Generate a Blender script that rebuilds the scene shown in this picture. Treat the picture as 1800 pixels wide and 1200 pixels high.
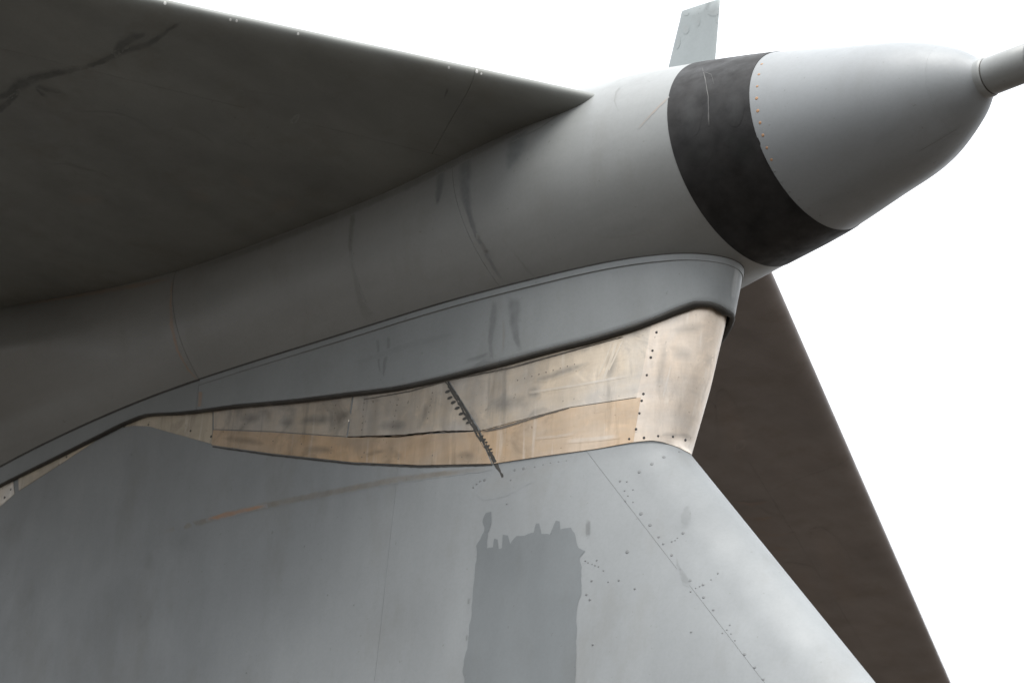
import bpy, math, random
import numpy as np
from mathutils import Vector, Matrix, noise
from mathutils.bvhtree import BVHTree
from mathutils.geometry import delaunay_2d_cdt

random.seed(7)
S = bpy.context.scene
for o in list(bpy.data.objects):
    bpy.data.objects.remove(o)

# ------------------------------------------------------------------ camera
# aircraft axes: +X forward, -Y starboard (towards the viewer), +Z up; metres
CAM = Vector((10.45819, -11.83518, -8.85823))
AZ, EL, ROLL, FPX = math.radians(45.697), math.radians(25.919), math.radians(4.583), 5972.9
fwd = Vector((-math.cos(EL)*math.sin(AZ), math.cos(EL)*math.cos(AZ), math.sin(EL)))
rgt0 = Vector((math.cos(AZ), math.sin(AZ), 0)); up0 = rgt0.cross(fwd)
rgt = rgt0*math.cos(ROLL) + up0*math.sin(ROLL); upv = up0*math.cos(ROLL) - rgt0*math.sin(ROLL)
cd = bpy.data.cameras.new('camera'); cam = bpy.data.objects.new('camera', cd)
S.collection.objects.link(cam)
cam.matrix_world = Matrix(((rgt.x, upv.x, -fwd.x, CAM.x), (rgt.y, upv.y, -fwd.y, CAM.y),
                           (rgt.z, upv.z, -fwd.z, CAM.z), (0, 0, 0, 1)))
cd.sensor_width = 36; cd.lens = FPX/1800*36; cd.clip_end = 8000
cd.dof.use_dof = True; cd.dof.focus_distance = 17.6; cd.dof.aperture_fstop = 2.8
S.camera = cam

# ------------------------------------------------------------------ sky, sun, exposure
SUN_EL, SUN_AZ = math.radians(63), math.radians(50)      # high, ahead and to starboard, behind cloud
wd = bpy.data.worlds.new('World'); S.world = wd; wd.use_nodes = True
nt = wd.node_tree; nt.nodes.clear()
sky = nt.nodes.new('ShaderNodeTexSky'); sky.sky_type = 'NISHITA'; sky.sun_disc = False
sky.sun_elevation = SUN_EL; sky.sun_rotation = math.radians(90) + SUN_AZ
hs = nt.nodes.new('ShaderNodeHueSaturation'); hs.inputs['Saturation'].default_value = 0.25
mx = nt.nodes.new('ShaderNodeMix'); mx.data_type = 'RGBA'
mx.inputs[0].default_value = 0.88                          # cloud cover
# cloud deck with the standard overcast luminance: three times brighter overhead than at the horizon
geo = nt.nodes.new('ShaderNodeTexCoord'); sep = nt.nodes.new('ShaderNodeSeparateXYZ')
nt.links.new(geo.outputs['Generated'], sep.inputs[0])
mr = nt.nodes.new('ShaderNodeMapRange'); mr.inputs[1].default_value = 0; mr.inputs[2].default_value = 1
mr.inputs[3].default_value = 1/3; mr.inputs[4].default_value = 1
nt.links.new(sep.outputs[2], mr.inputs[0])
vm = nt.nodes.new('ShaderNodeVectorMath'); vm.operation = 'SCALE'; vm.inputs[0].default_value = (9.1, 9.4, 9.8)
nt.links.new(mr.outputs[0], vm.inputs[3]); nt.links.new(vm.outputs[0], mx.inputs[7])
bgn = nt.nodes.new('ShaderNodeBackground'); bgn.inputs['Strength'].default_value = 0.1
wo = nt.nodes.new('ShaderNodeOutputWorld')
nt.links.new(sky.outputs[0], hs.inputs['Color']); nt.links.new(hs.outputs[0], mx.inputs[6])
nt.links.new(mx.outputs[2], bgn.inputs['Color']); nt.links.new(bgn.outputs[0], wo.inputs['Surface'])
sl = bpy.data.lights.new('sun', 'SUN'); sl.energy = 1.5; sl.angle = math.radians(45); sl.color = (1, .97, .93)
so = bpy.data.objects.new('sun', sl); S.collection.objects.link(so)
sdir = Vector((math.cos(SUN_EL)*math.cos(SUN_AZ), -math.cos(SUN_EL)*math.sin(SUN_AZ), math.sin(SUN_EL)))
so.rotation_euler = sdir.to_track_quat('Z', 'Y').to_euler()
vs = S.view_settings; vs.view_transform = 'Standard'; vs.look = 'None'; vs.exposure = 1.68; vs.gamma = 1
vs.use_curve_mapping = False

# ------------------------------------------------------------------ materials
def new_mat(name):
    m = bpy.data.materials.new(name); m.use_nodes = True
    n = m.node_tree.nodes; l = m.node_tree.links
    return m, n, l, n['Principled BSDF']

def nnoise(n, l, scale, detail=4, rough=.55, stretch=(1, 1, 1), rot=(0, 0, 0), dist=0.0):
    tc = n.new('ShaderNodeTexCoord'); mp = n.new('ShaderNodeMapping')
    mp.inputs['Scale'].default_value = stretch; mp.inputs['Rotation'].default_value = rot
    t = n.new('ShaderNodeTexNoise'); t.inputs['Scale'].default_value = scale
    t.inputs['Detail'].default_value = detail; t.inputs['Roughness'].default_value = rough
    t.inputs['Distortion'].default_value = dist
    l.new(tc.outputs['Object'], mp.inputs[0]); l.new(mp.outputs[0], t.inputs['Vector'])
    return t.outputs['Fac']

def ramp(n, l, src, stops):
    r = n.new('ShaderNodeValToRGB'); e = r.color_ramp.elements
    while len(e) < len(stops): e.new(.5)
    for k, (p, c) in enumerate(stops):
        e[k].position = p; e[k].color = (*c, 1) if len(c) == 3 else c
    l.new(src, r.inputs[0]); return r.outputs[0]

def mixc(n, l, mode, fac, a, b):
    m = n.new('ShaderNodeMix'); m.data_type = 'RGBA'; m.blend_type = mode
    if isinstance(fac, (int, float)): m.inputs[0].default_value = fac
    else: l.new(fac, m.inputs[0])
    for s, v in ((6, a), (7, b)):
        if isinstance(v, tuple): m.inputs[s].default_value = (*v, 1)
        else: l.new(v, m.inputs[s])
    return m.outputs[2]

def g(v): return (v, v, v)

def bump(n, l, b, src, dist=.002, strength=.3):
    bp = n.new('ShaderNodeBump'); bp.inputs['Distance'].default_value = dist
    bp.inputs['Strength'].default_value = strength
    l.new(src, bp.inputs['Height']); l.new(bp.outputs[0], b.inputs['Normal'])

def paint(name, col, var=.10, rough=.42, streak=(.6, .6, .12), warm=.0, dirt=.35, bmp=.22):
    m, n, l, b = new_mat(name)
    big = ramp(n, l, nnoise(n, l, 1.1, 5, .6), [(.3, g(1-var)), (.7, g(1+var*.4))])
    st = ramp(n, l, nnoise(n, l, 6, 6, .6, streak), [(.35, g(1-var*.8)), (.62, g(1.0))])
    fine = ramp(n, l, nnoise(n, l, 60, 3, .6), [(.3, g(.95)), (.6, g(1.0))])
    c = mixc(n, l, 'MULTIPLY', 1, col, big); c = mixc(n, l, 'MULTIPLY', 1, c, st)
    c = mixc(n, l, 'MULTIPLY', 1, c, fine)
    gr = ramp(n, l, nnoise(n, l, 2.6, 7, .68, (1, 1, .45)), [(.52, g(0)), (.75, g(1))])
    gm = n.new('ShaderNodeMath'); gm.operation = 'MULTIPLY'; gm.inputs[1].default_value = dirt
    l.new(gr, gm.inputs[0])
    c = mixc(n, l, 'MIX', gm.outputs[0], c, (col[0]*.62, col[1]*.56, col[2]*.48))
    sp = ramp(n, l, nnoise(n, l, 34, 2, .5), [(.735, g(0)), (.76, g(1))])
    spm = n.new('ShaderNodeMath'); spm.operation = 'MULTIPLY'; spm.inputs[1].default_value = .35
    l.new(sp, spm.inputs[0])
    c = mixc(n, l, 'MIX', spm.outputs[0], c, (col[0]*.4, col[1]*.36, col[2]*.32))
    l.new(c, b.inputs['Base Color'])
    rr = ramp(n, l, nnoise(n, l, 4, 5, .6), [(.3, g(rough-.08)), (.7, g(rough+.12))])
    l.new(rr, b.inputs['Roughness'])
    bump(n, l, b, nnoise(n, l, 3.2, 2, .4), .006, bmp)
    return m

PAINT = paint('grey_paint', (.228, .242, .247), rough=.62, bmp=.09)
PAINT_S = paint('skirt_paint', (.216, .230, .232), rough=.5, bmp=.12)
PAINT_B = paint('bullet_paint', (.214, .222, .217), var=.11, rough=.38, streak=(.15, 1, .6))
PAINT_W2 = paint('ground_lit_paint', (.240, .208, .190), var=.16, rough=.5, streak=(.8, .25, 1), dirt=.6)  # copy of the stabilizer paint, lighter and warmer to put ground light into the colour
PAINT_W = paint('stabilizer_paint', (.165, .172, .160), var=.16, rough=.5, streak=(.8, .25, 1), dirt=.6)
PAINT_N = paint('nose_paint', (.192, .204, .210), var=.05, rough=.45, streak=(.15, 1, .6), dirt=.25)
PAINT_A = paint('antenna_paint', (.235, .26, .262), var=.06, rough=.45, dirt=.2)
PATCH = paint('touch_up_paint', (.152, .166, .172), var=.11, rough=.5, dirt=.3)

def dark(name, col, rough=.55, var=.35):
    m, n, l, b = new_mat(name)
    c = mixc(n, l, 'MULTIPLY', 1, col, ramp(n, l, nnoise(n, l, 7, 6, .65), [(.3, g(1-var)), (.7, g(1+var))]))
    l.new(c, b.inputs['Base Color'])
    l.new(ramp(n, l, nnoise(n, l, 9, 4, .6), [(.3, g(rough-.12)), (.7, g(rough+.15))]), b.inputs['Roughness'])
    bump(n, l, b, nnoise(n, l, 40, 4, .6), .001, .25)
    return m
BLACK = dark('black_band_coating', (.0145, .014, .0138), .58, .6)
BLACK.node_tree.nodes['Principled BSDF'].inputs['Specular IOR Level'].default_value = .22
GAP = dark('dark_joint_primer', (.06, .058, .052), .8)  # dark core colour that shows through the panel joints
SEAL2 = dark('brown_sealant', (.11, .095, .078), .7)
SEAL_SHADE = dark("sealant_and_lip_shade", (.04, .038, .034), .7)  # sealant colour, also used to darken the skirt lip as shade
RIVET = dark('weathered_fastener', (.045, .042, .04), .6)
TINYRIVET = dark('dull_metal_fastener', (.16, .14, .12), .6)
PRIVET = dark('painted_fastener', (.15, .158, .16), .6)
RUSTRIVET = dark('rusted_fastener', (.30, .17, .09), .8)

def metal(name, ca, cb, cd_, met=.75, rough=.45, thr=.56):
    m, n, l, b = new_mat(name)
    f1 = ramp(n, l, nnoise(n, l, 1.7, 7, .66, (1, 1, 1.2), dist=.4), [(.36, g(0)), (.64, g(1))])
    c = mixc(n, l, 'MIX', f1, ca, cb)
    br1 = ramp(n, l, nnoise(n, l, 5, 8, .72, (2.2, 2.2, .55), (0, .28, 0)), [(.3, g(.87)), (.68, g(1.06))])
    c = mixc(n, l, 'MULTIPLY', 1, c, br1)
    br2 = ramp(n, l, nnoise(n, l, 4, 7, .7, (.4, .4, 3.0), (0, .12, 0)), [(.3, g(.90)), (.66, g(1.04))])
    c = mixc(n, l, 'MULTIPLY', 1, c, br2)
    sm = ramp(n, l, nnoise(n, l, 2.9, 8, .7, (1, 1, 1.3), dist=.8), [(thr, g(0)), (thr+.20, g(.8))])
    c = mixc(n, l, 'MIX', sm, c, cd_)
    ln = ramp(n, l, nnoise(n, l, 3.4, 5, .6, (1, 1, 1.1), dist=1.0), [(.30, g(.5)), (.42, g(0))])
    c = mixc(n, l, 'MIX', ln, c, tuple(min(.9, v*1.35) for v in ca))
    ds = ramp(n, l, nnoise(n, l, 5.5, 6, .65, (2.0, 2.0, .22), (0, .2, 0)), [(.56, g(0)), (.72, g(.6))])
    c = mixc(n, l, 'MIX', ds, c, tuple(v*.9 for v in cd_))
    vs_ = ramp(n, l, nnoise(n, l, 7, 5, .6, (2.4, 2.4, .16), (0, .24, 0)), [(.58, g(0)), (.74, g(.55))])
    c = mixc(n, l, 'MIX', vs_, c, (.74, .70, .64))
    sp = ramp(n, l, nnoise(n, l, 42, 2, .5), [(.715, g(0)), (.745, g(.5))])
    c = mixc(n, l, 'MIX', sp, c, (cd_[0]*.55, cd_[1]*.5, cd_[2]*.45))
    l.new(c, b.inputs['Base Color'])
    b.inputs['Metallic'].default_value = met
    l.new(ramp(n, l, nnoise(n, l, 3, 7, .7, (2, 2, .6)), [(.3, g(rough-.14)), (.7, g(rough+.16))]), b.inputs['Roughness'])
    bump(n, l, b, nnoise(n, l, 4.5, 4, .5), .010, .35)
    return m
METAL = metal('bare_aluminium', (.68, .565, .45), (.60, .545, .485), (.40, .35, .30))
METAL_G = metal('scuffed_grey_aluminium', (.60, .51, .40), (.54, .505, .46), (.25, .235, .215), met=.7)
TAN = metal('tan_stained_aluminium', (.58, .415, .265), (.53, .43, .33), (.29, .225, .16), met=.62)
CREAM = metal('cream_primer', (.46, .40, .31), (.40, .36, .29), (.16, .13, .10), met=.1, rough=.55)

STAIN_N = {}
def stain(name, col, rough=.55, breakup=.5, scale=9):
    STAIN_N[name] = (col, breakup, scale); return name
_stained = {}
def stained(base, st):
    """the base finish with a stain of its own colour where the attribute fade says so"""
    k = (base.name, st)
    if k in _stained: return _stained[k]
    col_, breakup, scale = STAIN_N[st]
    m = base.copy(); m.name = base.name+'_with_'+st; n = m.node_tree.nodes; l = m.node_tree.links; b = n['Principled BSDF']
    src = b.inputs['Base Color'].links[0].from_socket
    at = n.new('ShaderNodeAttribute'); at.attribute_name = 'fade'
    br = ramp(n, l, nnoise(n, l, scale, 6, .65), [(.33, g(1-breakup)), (.6, g(1))])
    mu = n.new('ShaderNodeMath'); mu.operation = 'MULTIPLY'
    l.new(at.outputs['Fac'], mu.inputs[0]); l.new(br, mu.inputs[1])
    sc = mixc(n, l, 'MULTIPLY', 1, col_, ramp(n, l, nnoise(n, l, 14, 5, .6), [(.3, g(.75)), (.7, g(1.15))]))
    l.new(mixc(n, l, 'MIX', mu.outputs[0], src, sc), b.inputs['Base Color'])
    _stained[k] = m; return m
ST_GREY = stain('grey_runoff_and_shade', (.132, .14, .142), .5, .2)  # grey runoff, and the stabilizer's shade painted on the bullet
ST_DARK = stain('dark_grime_and_joint', (.085, .083, .075), .55, .35)
ST_BLACK = stain('oil_stain', (.012, .014, .012))
ST_RUST = stain('rust_stain', (.30, .16, .075), .7)
ST_WARM = stain('brown_film_stain', (.17, .15, .12), .6)
ST_PALE = stain('pale_scuff', (.62, .62, .60), .5)
ST_SMUDGE = stain('soot_smudge', (.20, .195, .185), .5, .3)

# ------------------------------------------------------------------ helpers
col = S.collection
def link(o, parent=None):
    col.objects.link(o)
    if parent: o.parent = parent
    return o

def mesh(name, verts, faces, mat, parent=None, smooth=True, label=None):
    me = bpy.data.meshes.new(name); me.from_pydata([tuple(v) for v in verts], [], faces); me.update()
    if mat: me.materials.append(mat)
    me.polygons.foreach_set('use_smooth', [smooth]*len(me.polygons))
    o = bpy.data.objects.new(name, me); link(o, parent)
    if label: o['label'] = label
    return o

def grid_faces(nu, nv, off=0, flip=False):
    f = []
    for i in range(nu-1):
        for j in range(nv-1):
            q = (off+i*nv+j, off+(i+1)*nv+j, off+(i+1)*nv+j+1, off+i*nv+j+1)
            f.append(q[::-1] if flip else q)
    return f

def shell(name, P, N, t0, t1, mat, parent, label=None):
    """P,N arrays [nu][nv][3]: a plate whose face stands t1 above the surface and whose rim goes down to t0"""
    P = np.asarray(P, float); N = np.asarray(N, float); nu, nv = P.shape[:2]
    top = (P + N*t1).reshape(-1, 3); bot = (P + N*t0).reshape(-1, 3)
    idx = lambda i, j: i*nv+j
    rim = [idx(i, 0) for i in range(nu)] + [idx(nu-1, j) for j in range(1, nv)] + \
          [idx(i, nv-1) for i in range(nu-2, -1, -1)] + [idx(0, j) for j in range(nv-2, 0, -1)]
    a = np.cross(P[min(1, nu-1), 0]-P[0, 0], P[0, min(1, nv-1)]-P[0, 0])
    c = nu//2, nv//2
    a = np.cross(P[min(c[0]+1, nu-1), c[1]]-P[c[0]-1, c[1]], P[c[0], min(c[1]+1, nv-1)]-P[c[0], c[1]-1])
    flip = np.dot(a, N[c]) < 0
    verts = list(top); faces = grid_faces(nu, nv, 0, flip)
    n0 = len(verts)
    verts += [top[k] for k in rim] + [bot[k] for k in rim]; L = len(rim)
    for k in range(L):
        q = (n0+k, n0+(k+1) % L, n0+L+(k+1) % L, n0+L+k)
        faces.append(q if flip else q[::-1])
    o = mesh(name, verts, faces, mat, parent, True, label)
    o.data.polygons.foreach_set('use_smooth', [True]*((nu-1)*(nv-1)) + [False]*L)
    return o

def normals(fn, U, V, e=2e-3):
    """points and outward normals of fn(u,v) on a grid"""
    P = np.array([[fn(u, v) for v in V] for u in U]); N = np.zeros_like(P)
    for i, u in enumerate(U):
        for j, v in enumerate(V):
            a = np.array(fn(u+e, v))-np.array(fn(u-e, v)); b = np.array(fn(u, v+e))-np.array(fn(u, v-e))
            n = np.cross(a, b); N[i, j] = n/(np.linalg.norm(n)+1e-12)
    return P, N

def pchip(xk, yk):
    xk = np.asarray(xk, float); yk = np.asarray(yk, float); h = np.diff(xk); dl = np.diff(yk)/h
    m = np.zeros_like(yk); m[0] = dl[0]; m[-1] = dl[-1]
    for i in range(1, len(xk)-1):
        if dl[i-1]*dl[i] > 0:
            w1 = 2*h[i]+h[i-1]; w2 = h[i]+2*h[i-1]; m[i] = (w1+w2)/(w1/dl[i-1]+w2/dl[i])
    def f(x):
        x = min(max(float(x), xk[0]), xk[-1]); i = min(max(int(np.searchsorted(xk, x))-1, 0), len(h)-1)
        t = (x-xk[i])/h[i]
        return ((1+2*t)*(1-t)**2*yk[i] + t*(1-t)**2*h[i]*m[i] + t*t*(3-2*t)*yk[i+1] + t*t*(t-1)*h[i]*m[i+1])
    return f

def cubic(xk, yk):
    """natural cubic spline"""
    xk = np.asarray(xk, float); yk = np.asarray(yk, float); n = len(xk); h = np.diff(xk)
    A = np.zeros((n, n)); r = np.zeros(n); A[0, 0] = A[-1, -1] = 1
    for i in range(1, n-1):
        A[i, i-1:i+2] = h[i-1], 2*(h[i-1]+h[i]), h[i]; r[i] = 3*((yk[i+1]-yk[i])/h[i]-(yk[i]-yk[i-1])/h[i-1])
    c = np.linalg.solve(A, r)
    X, Y, Cc, H = xk.tolist(), yk.tolist(), c.tolist(), h.tolist()
    import bisect
    def f(x):
        x = min(max(float(x), X[0]), X[-1]); i = min(max(bisect.bisect_left(X, x)-1, 0), n-2); t = x-X[i]
        return Y[i]+t*((Y[i+1]-Y[i])/H[i]-H[i]*(2*Cc[i]+Cc[i+1])/3)+t*t*Cc[i]+t**3*(Cc[i+1]-Cc[i])/(3*H[i])
    return f

def ray(px, py):
    return (fwd*FPX + rgt*(px-900) - upv*(py-600)).normalized()

class Surf:
    """a nominal surface on which details are laid"""
    def __init__(self, V, F):
        self.v = [Vector(v) for v in V]; self.f = F; self.t = BVHTree.FromPolygons(self.v, F)
        N = [Vector((0, 0, 0)) for _ in V]
        for f in F:
            a, b, c = (self.v[f[k]] for k in (0, 1, 2)); d = self.v[f[-1]]
            n = (c-a).cross(d-b) if len(f) > 3 else (b-a).cross(c-a)
            if n.length > 1e-12:
                n.normalize()
                for k in f: N[k] += n
        self.n = N
    @classmethod
    def of(cls, objs):
        """the surface made of finished meshes"""
        V, F = [], []
        for o in objs:
            k = len(V); V += [o.matrix_world @ v.co for v in o.data.vertices]
            F += [tuple(k+i for i in p.vertices) for p in o.data.polygons]
        return cls(V, F)
    def nrm(self, p, fn, i):
        """vertex normals blended over the face"""
        acc = Vector((0, 0, 0))
        for k in self.f[i]: acc += self.n[k].normalized()/((self.v[k]-p).length+1e-4)
        acc.normalize()
        return acc if acc.dot(fn) > 0 else -acc
    def at(self, px, py):
        h = self.t.ray_cast(CAM, ray(px, py))
        if h[0] is None: return None
        n = self.nrm(h[0], h[1], h[2])
        if n.dot(ray(px, py)) > 0: n = -n
        return h[0], n

def cdist(p, poly):
    best = 1e9
    for a, b in zip(poly, poly[1:]+poly[:1]):
        ax, ay = a; bx, by = b; dx, dy = bx-ax, by-ay; L = dx*dx+dy*dy+1e-9
        t = min(1, max(0, ((p[0]-ax)*dx+(p[1]-ay)*dy)/L))
        best = min(best, math.hypot(p[0]-ax-t*dx, p[1]-ay-t*dy))
    return best

def inside(p, poly):
    c = False
    for (x1, y1), (x2, y2) in zip(poly, poly[1:]+poly[:1]):
        if (y1 > p[1]) != (y2 > p[1]) and p[0] < (x2-x1)*(p[1]-y1)/(y2-y1)+x1: c = not c
    return c

NOSE_Z = [(1150, 540), (1290, 520), (1290, 640), (1216, 792), (1112, 777)]
STRIP_Z = [(374, 756), (480, 759), (611, 768), (700, 765), (840, 758), (900, 743), (1000, 717), (1127, 698), (1112, 778), (1050, 790), (960, 802), (867, 816), (740, 819), (620, 813), (480, 798), (373, 783)]
UPPER_Z = [(376, 700), (800, 640), (1160, 540), (1127, 698), (1000, 717), (900, 743), (840, 758), (700, 765), (611, 768), (374, 756)]
def basefor(sf, x, y):
    if sf is SF_BU:
        h = sf.at(x, y)
        if h is None: return PAINT_B
        xr = h[0].x + .13*(h[0].z-fZ(h[0].x))
        return PAINT_B if xr < -.045 else (BLACK if xr < .443 else PAINT_N)
    if sf is SF_WR: return PAINT_W
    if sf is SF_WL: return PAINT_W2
    if sf is SF_SK: return PAINT_S
    if sf is SF_FIN:
        if inside((x, y), NOSE_Z): return METAL
        if inside((x, y), STRIP_Z): return TAN
        if inside((x, y), UPPER_Z): return METAL_G
        return PAINT
    return PAINT_A

_lay = [0]
def layer(film):
    _lay[0] += 1
    return (.0007 if film else .0016)+_lay[0]*4e-6

def decal(name, sf, poly, mat, parent, off=.0025, step=10, soft=0, amax=1.0, label=None, rag=0):
    """a thin film of paint, grime or sealant with outline poly on surface sf"""
    off = layer(isinstance(mat, str))
    if isinstance(mat, str):
        mat = stained(basefor(sf, sum(p[0] for p in poly)/len(poly), sum(p[1] for p in poly)/len(poly)), mat)
    if rag:
        q = []
        for a, b in zip(poly, poly[1:]+poly[:1]):
            k = max(1, int(math.hypot(b[0]-a[0], b[1]-a[1])/5))
            for i in range(k):
                x = a[0]+(b[0]-a[0])*i/k; y = a[1]+(b[1]-a[1])*i/k
                q.append((x+rag*noise.noise((x*.09, y*.09, 3.1))*1.6, y+rag*noise.noise((x*.09, y*.09, 9.7))*1.6))
        poly = q
    xs = [p[0] for p in poly]; ys = [p[1] for p in poly]
    pts = [Vector(p) for p in poly]; n = len(pts)
    x = min(xs)+step*.5
    while x < max(xs):
        y = min(ys)+step*.5
        while y < max(ys):
            if inside((x, y), poly) and cdist((x, y), poly) > step*.35: pts.append(Vector((x, y)))
            y += step
        x += step
    r = delaunay_2d_cdt(pts, [], [list(range(n))], 1, 1e-5)
    V, keep, fade, NV = [], {}, [], []
    for i, p in enumerate(r[0]):
        h = sf.at(p.x, p.y)
        if h:
            keep[i] = len(V); V.append(h[0]+h[1]*off); NV.append(h[1])
            fade.append(amax if not soft else amax*min(1, cdist((p.x, p.y), poly)/soft))
    F = [[keep[i] for i in f] for f in r[2] if all(i in keep for i in f)]
    if not F: return None
    o = mesh(name, V, F, mat, parent, True, label)
    me = o.data
    if me.polygons[0].normal.dot(fwd) > 0: me.flip_normals()
    me.normals_split_custom_set_from_vertices(NV)
    a = me.attributes.new('fade', 'FLOAT', 'POINT'); a.data.foreach_set('value', fade)
    return o

def stroke(name, sf, pts, w, mat, parent, off=.0025, soft=0, amax=1, rag=0, step=6, label=None):
    """a stripe along px points; w a width or a list of widths"""
    off = layer(isinstance(mat, str))
    if isinstance(mat, str): mat = stained(basefor(sf, *pts[len(pts)//2]), mat)
    ws = w if isinstance(w, (list, tuple)) else [w]*len(pts)
    L, R = [], []
    for i, p in enumerate(pts):
        a = pts[max(0, i-1)]; b = pts[min(len(pts)-1, i+1)]
        dx, dy = b[0]-a[0], b[1]-a[1]; d = math.hypot(dx, dy); nx, ny = -dy/d, dx/d
        L.append((p[0]+nx*ws[i]/2, p[1]+ny*ws[i]/2)); R.append((p[0]-nx*ws[i]/2, p[1]-ny*ws[i]/2))
    # strokes are ribbons: three rows so that the edge can fade
    V, F, fade, NV = [], [], [], []
    M = []
    for i in range(len(pts)-1):
        k = max(1, int(math.hypot(pts[i+1][0]-pts[i][0], pts[i+1][1]-pts[i][1])/step))
        for j in range(k + (i == len(pts)-2)):
            t = j/k; f = lambda A: (A[i][0]+(A[i+1][0]-A[i][0])*t, A[i][1]+(A[i+1][1]-A[i][1])*t)
            M.append((f(L), f(R), (i+t)/(len(pts)-1)))
    rows = []
    for l_, r_, t in M:
        row = []
        for s in (0, .3, .7, 1):
            x = l_[0]+(r_[0]-l_[0])*s; y = l_[1]+(r_[1]-l_[1])*s
            if rag: x += rag*noise.noise((x*.15, y*.15, 1+s)); y += rag*noise.noise((x*.15, y*.15, 5+s))
            h = sf.at(x, y)
            if h is None: row = None; break
            V.append(h[0]+h[1]*off); NV.append(h[1]); row.append(len(V)-1)
            e = 0 if (soft and s in (0, 1)) else 1
            if soft: e *= min(1, t*8+.0)*min(1, (1-t)*8)
            fade.append(amax*e)
        rows.append(row)
    for a, b in zip(rows, rows[1:]):
        if a and b:
            for j in range(3): F.append((a[j], a[j+1], b[j+1], b[j]))
    if not F: return None
    o = mesh(name, V, F, mat, parent, True, label); me = o.data
    if me.polygons[0].normal.dot(fwd) > 0: me.flip_normals()
    me.normals_split_custom_set_from_vertices(NV)
    at = me.attributes.new('fade', 'FLOAT', 'POINT'); at.data.foreach_set('value', fade)
    return o

def ellipse(cx, cy, rx, ry, tilt=0, n=18, wob=.12):
    t = math.radians(tilt); out = []
    for i in range(n):
        a = 2*math.pi*i/n; k = 1+wob*noise.noise((cx+math.cos(a)*1.3, cy+math.sin(a)*1.3, 0))
        x, y = rx*k*math.cos(a), ry*k*math.sin(a)
        out.append((cx+x*math.cos(t)-y*math.sin(t), cy+x*math.sin(t)+y*math.cos(t)))
    return out

def rivet_mesh(name, mat, r, h):
    V = [(0, 0, h)]; F = []
    for rr, hh in ((r*.65, h*.9), (r, h*.35), (r*1.03, -.002)):
        V += [(rr*math.cos(2*math.pi*i/10), rr*math.sin(2*math.pi*i/10), hh) for i in range(10)]
    for i in range(10):
        j = (i+1) % 10; F.append((0, 1+i, 1+j))
        for k in (1, 11): F.append((k+i, k+10+i, k+10+j, k+j))
    me = bpy.data.meshes.new(name); me.from_pydata(V, [], F); me.materials.append(mat)
    me.polygons.foreach_set('use_smooth', [True]*len(me.polygons)); return me
RM = {'dark': rivet_mesh('rivet', RIVET, .0074, .0022), 'paint': rivet_mesh('rivet', PRIVET, .0072, .0016),
      'small': rivet_mesh('rivet', PRIVET, .005, .0015), 'rust': rivet_mesh('rivet', RUSTRIVET, .0082, .0012),
      'tiny': rivet_mesh('rivet', TINYRIVET, .0040, .0010)}
def rivets(sf, pts, kind, parent, name='rivet', off=.001):
    for p in pts:
        h = sf.at(p[0], p[1])
        if not h: continue
        o = bpy.data.objects.new(name, RM[kind]); link(o, parent)
        q = h[1].to_track_quat('Z', 'Y'); k = (p[2] if len(p) > 2 else 1)*random.uniform(.85, 1.15)
        o.matrix_world = Matrix.LocRotScale(h[0]+h[1]*.0004, q, Vector((k, k, 1)))

# ------------------------------------------------------------------ ground (far below, out of view; it lights the undersides)
gm, gn, gl, gb = new_mat('airfield_tarmac')
gl.new(mixc(gn, gl, 'MULTIPLY', 1, (.042, .033, .0245), ramp(gn, gl, nnoise(gn, gl, .4, 6), [(.3, g(.8)), (.7, g(1.15))])), gb.inputs['Base Color'])
gb.inputs['Roughness'].default_value = .9
GZ = CAM.z-1.65
ground = mesh('ground', [(-3000, -3000, GZ), (3000, -3000, GZ), (3000, 3000, GZ), (-3000, 3000, GZ)], [(0, 1, 2, 3)], gm)
ground['kind'] = 'structure'; ground['label'] = 'flat airfield tarmac far below the tail'

# ------------------------------------------------------------------ the aircraft tail
tail = bpy.data.objects.new('aircraft_tail', None); link(tail)
tail['label'] = 'grey aircraft T-tail seen from below with bullet fairing, black band and bare metal fin top'
tail['category'] = 'aircraft tail'

# ---- shapes
fR = cubic([-10.6, -9.8, -8.5, -5, -3, -1.6, -.8, 0, .486, .9, 1.2, 1.4, 1.5, 1.56, 1.6], [.05, .33, .58, .70, .714, .711, .684, .576, .493, .398, .319, .219, .147, .098, .092])
fZ = cubic([-8.5, -3, -1.6, -.8, 0, .486, .9, 1.2, 1.4, 1.6], [0, -.012, -.019, -.029, -.047, -.073, -.086, -.090, -.080, -.076])
fTilt = pchip([-10.6, -8, -3.83, -2.3, -1.5, -.6, 0, .5, 1.0, 1.37, 1.6], [0, .1, .22, .1, .28, .16, .13, .13, .05, 0, 0])
fBul = pchip([-10.6, -9, -7.4, -6.2, -5.6, -5.2, -4.8, -4.3, -3.8, 2], [0, .12, .30, .33, .25, .165, .075, .018, 0, 0])   # shoulders swelling towards the stabilizer root
def bullet(x, th):
    """th: 0 = top, grows to starboard"""
    zr = fR(x)*math.cos(th); xx = x - fTilt(x)*zr
    R = fR(xx)+fBul(xx)*max(0, math.sin((th if th < math.pi else 2*math.pi-th)*1.0))**2*(1 if math.cos(th) > 0 else max(0, 1+math.cos(th)*2.2))
    return (xx, -R*math.sin(th), fZ(xx)+R*math.cos(th))

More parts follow.
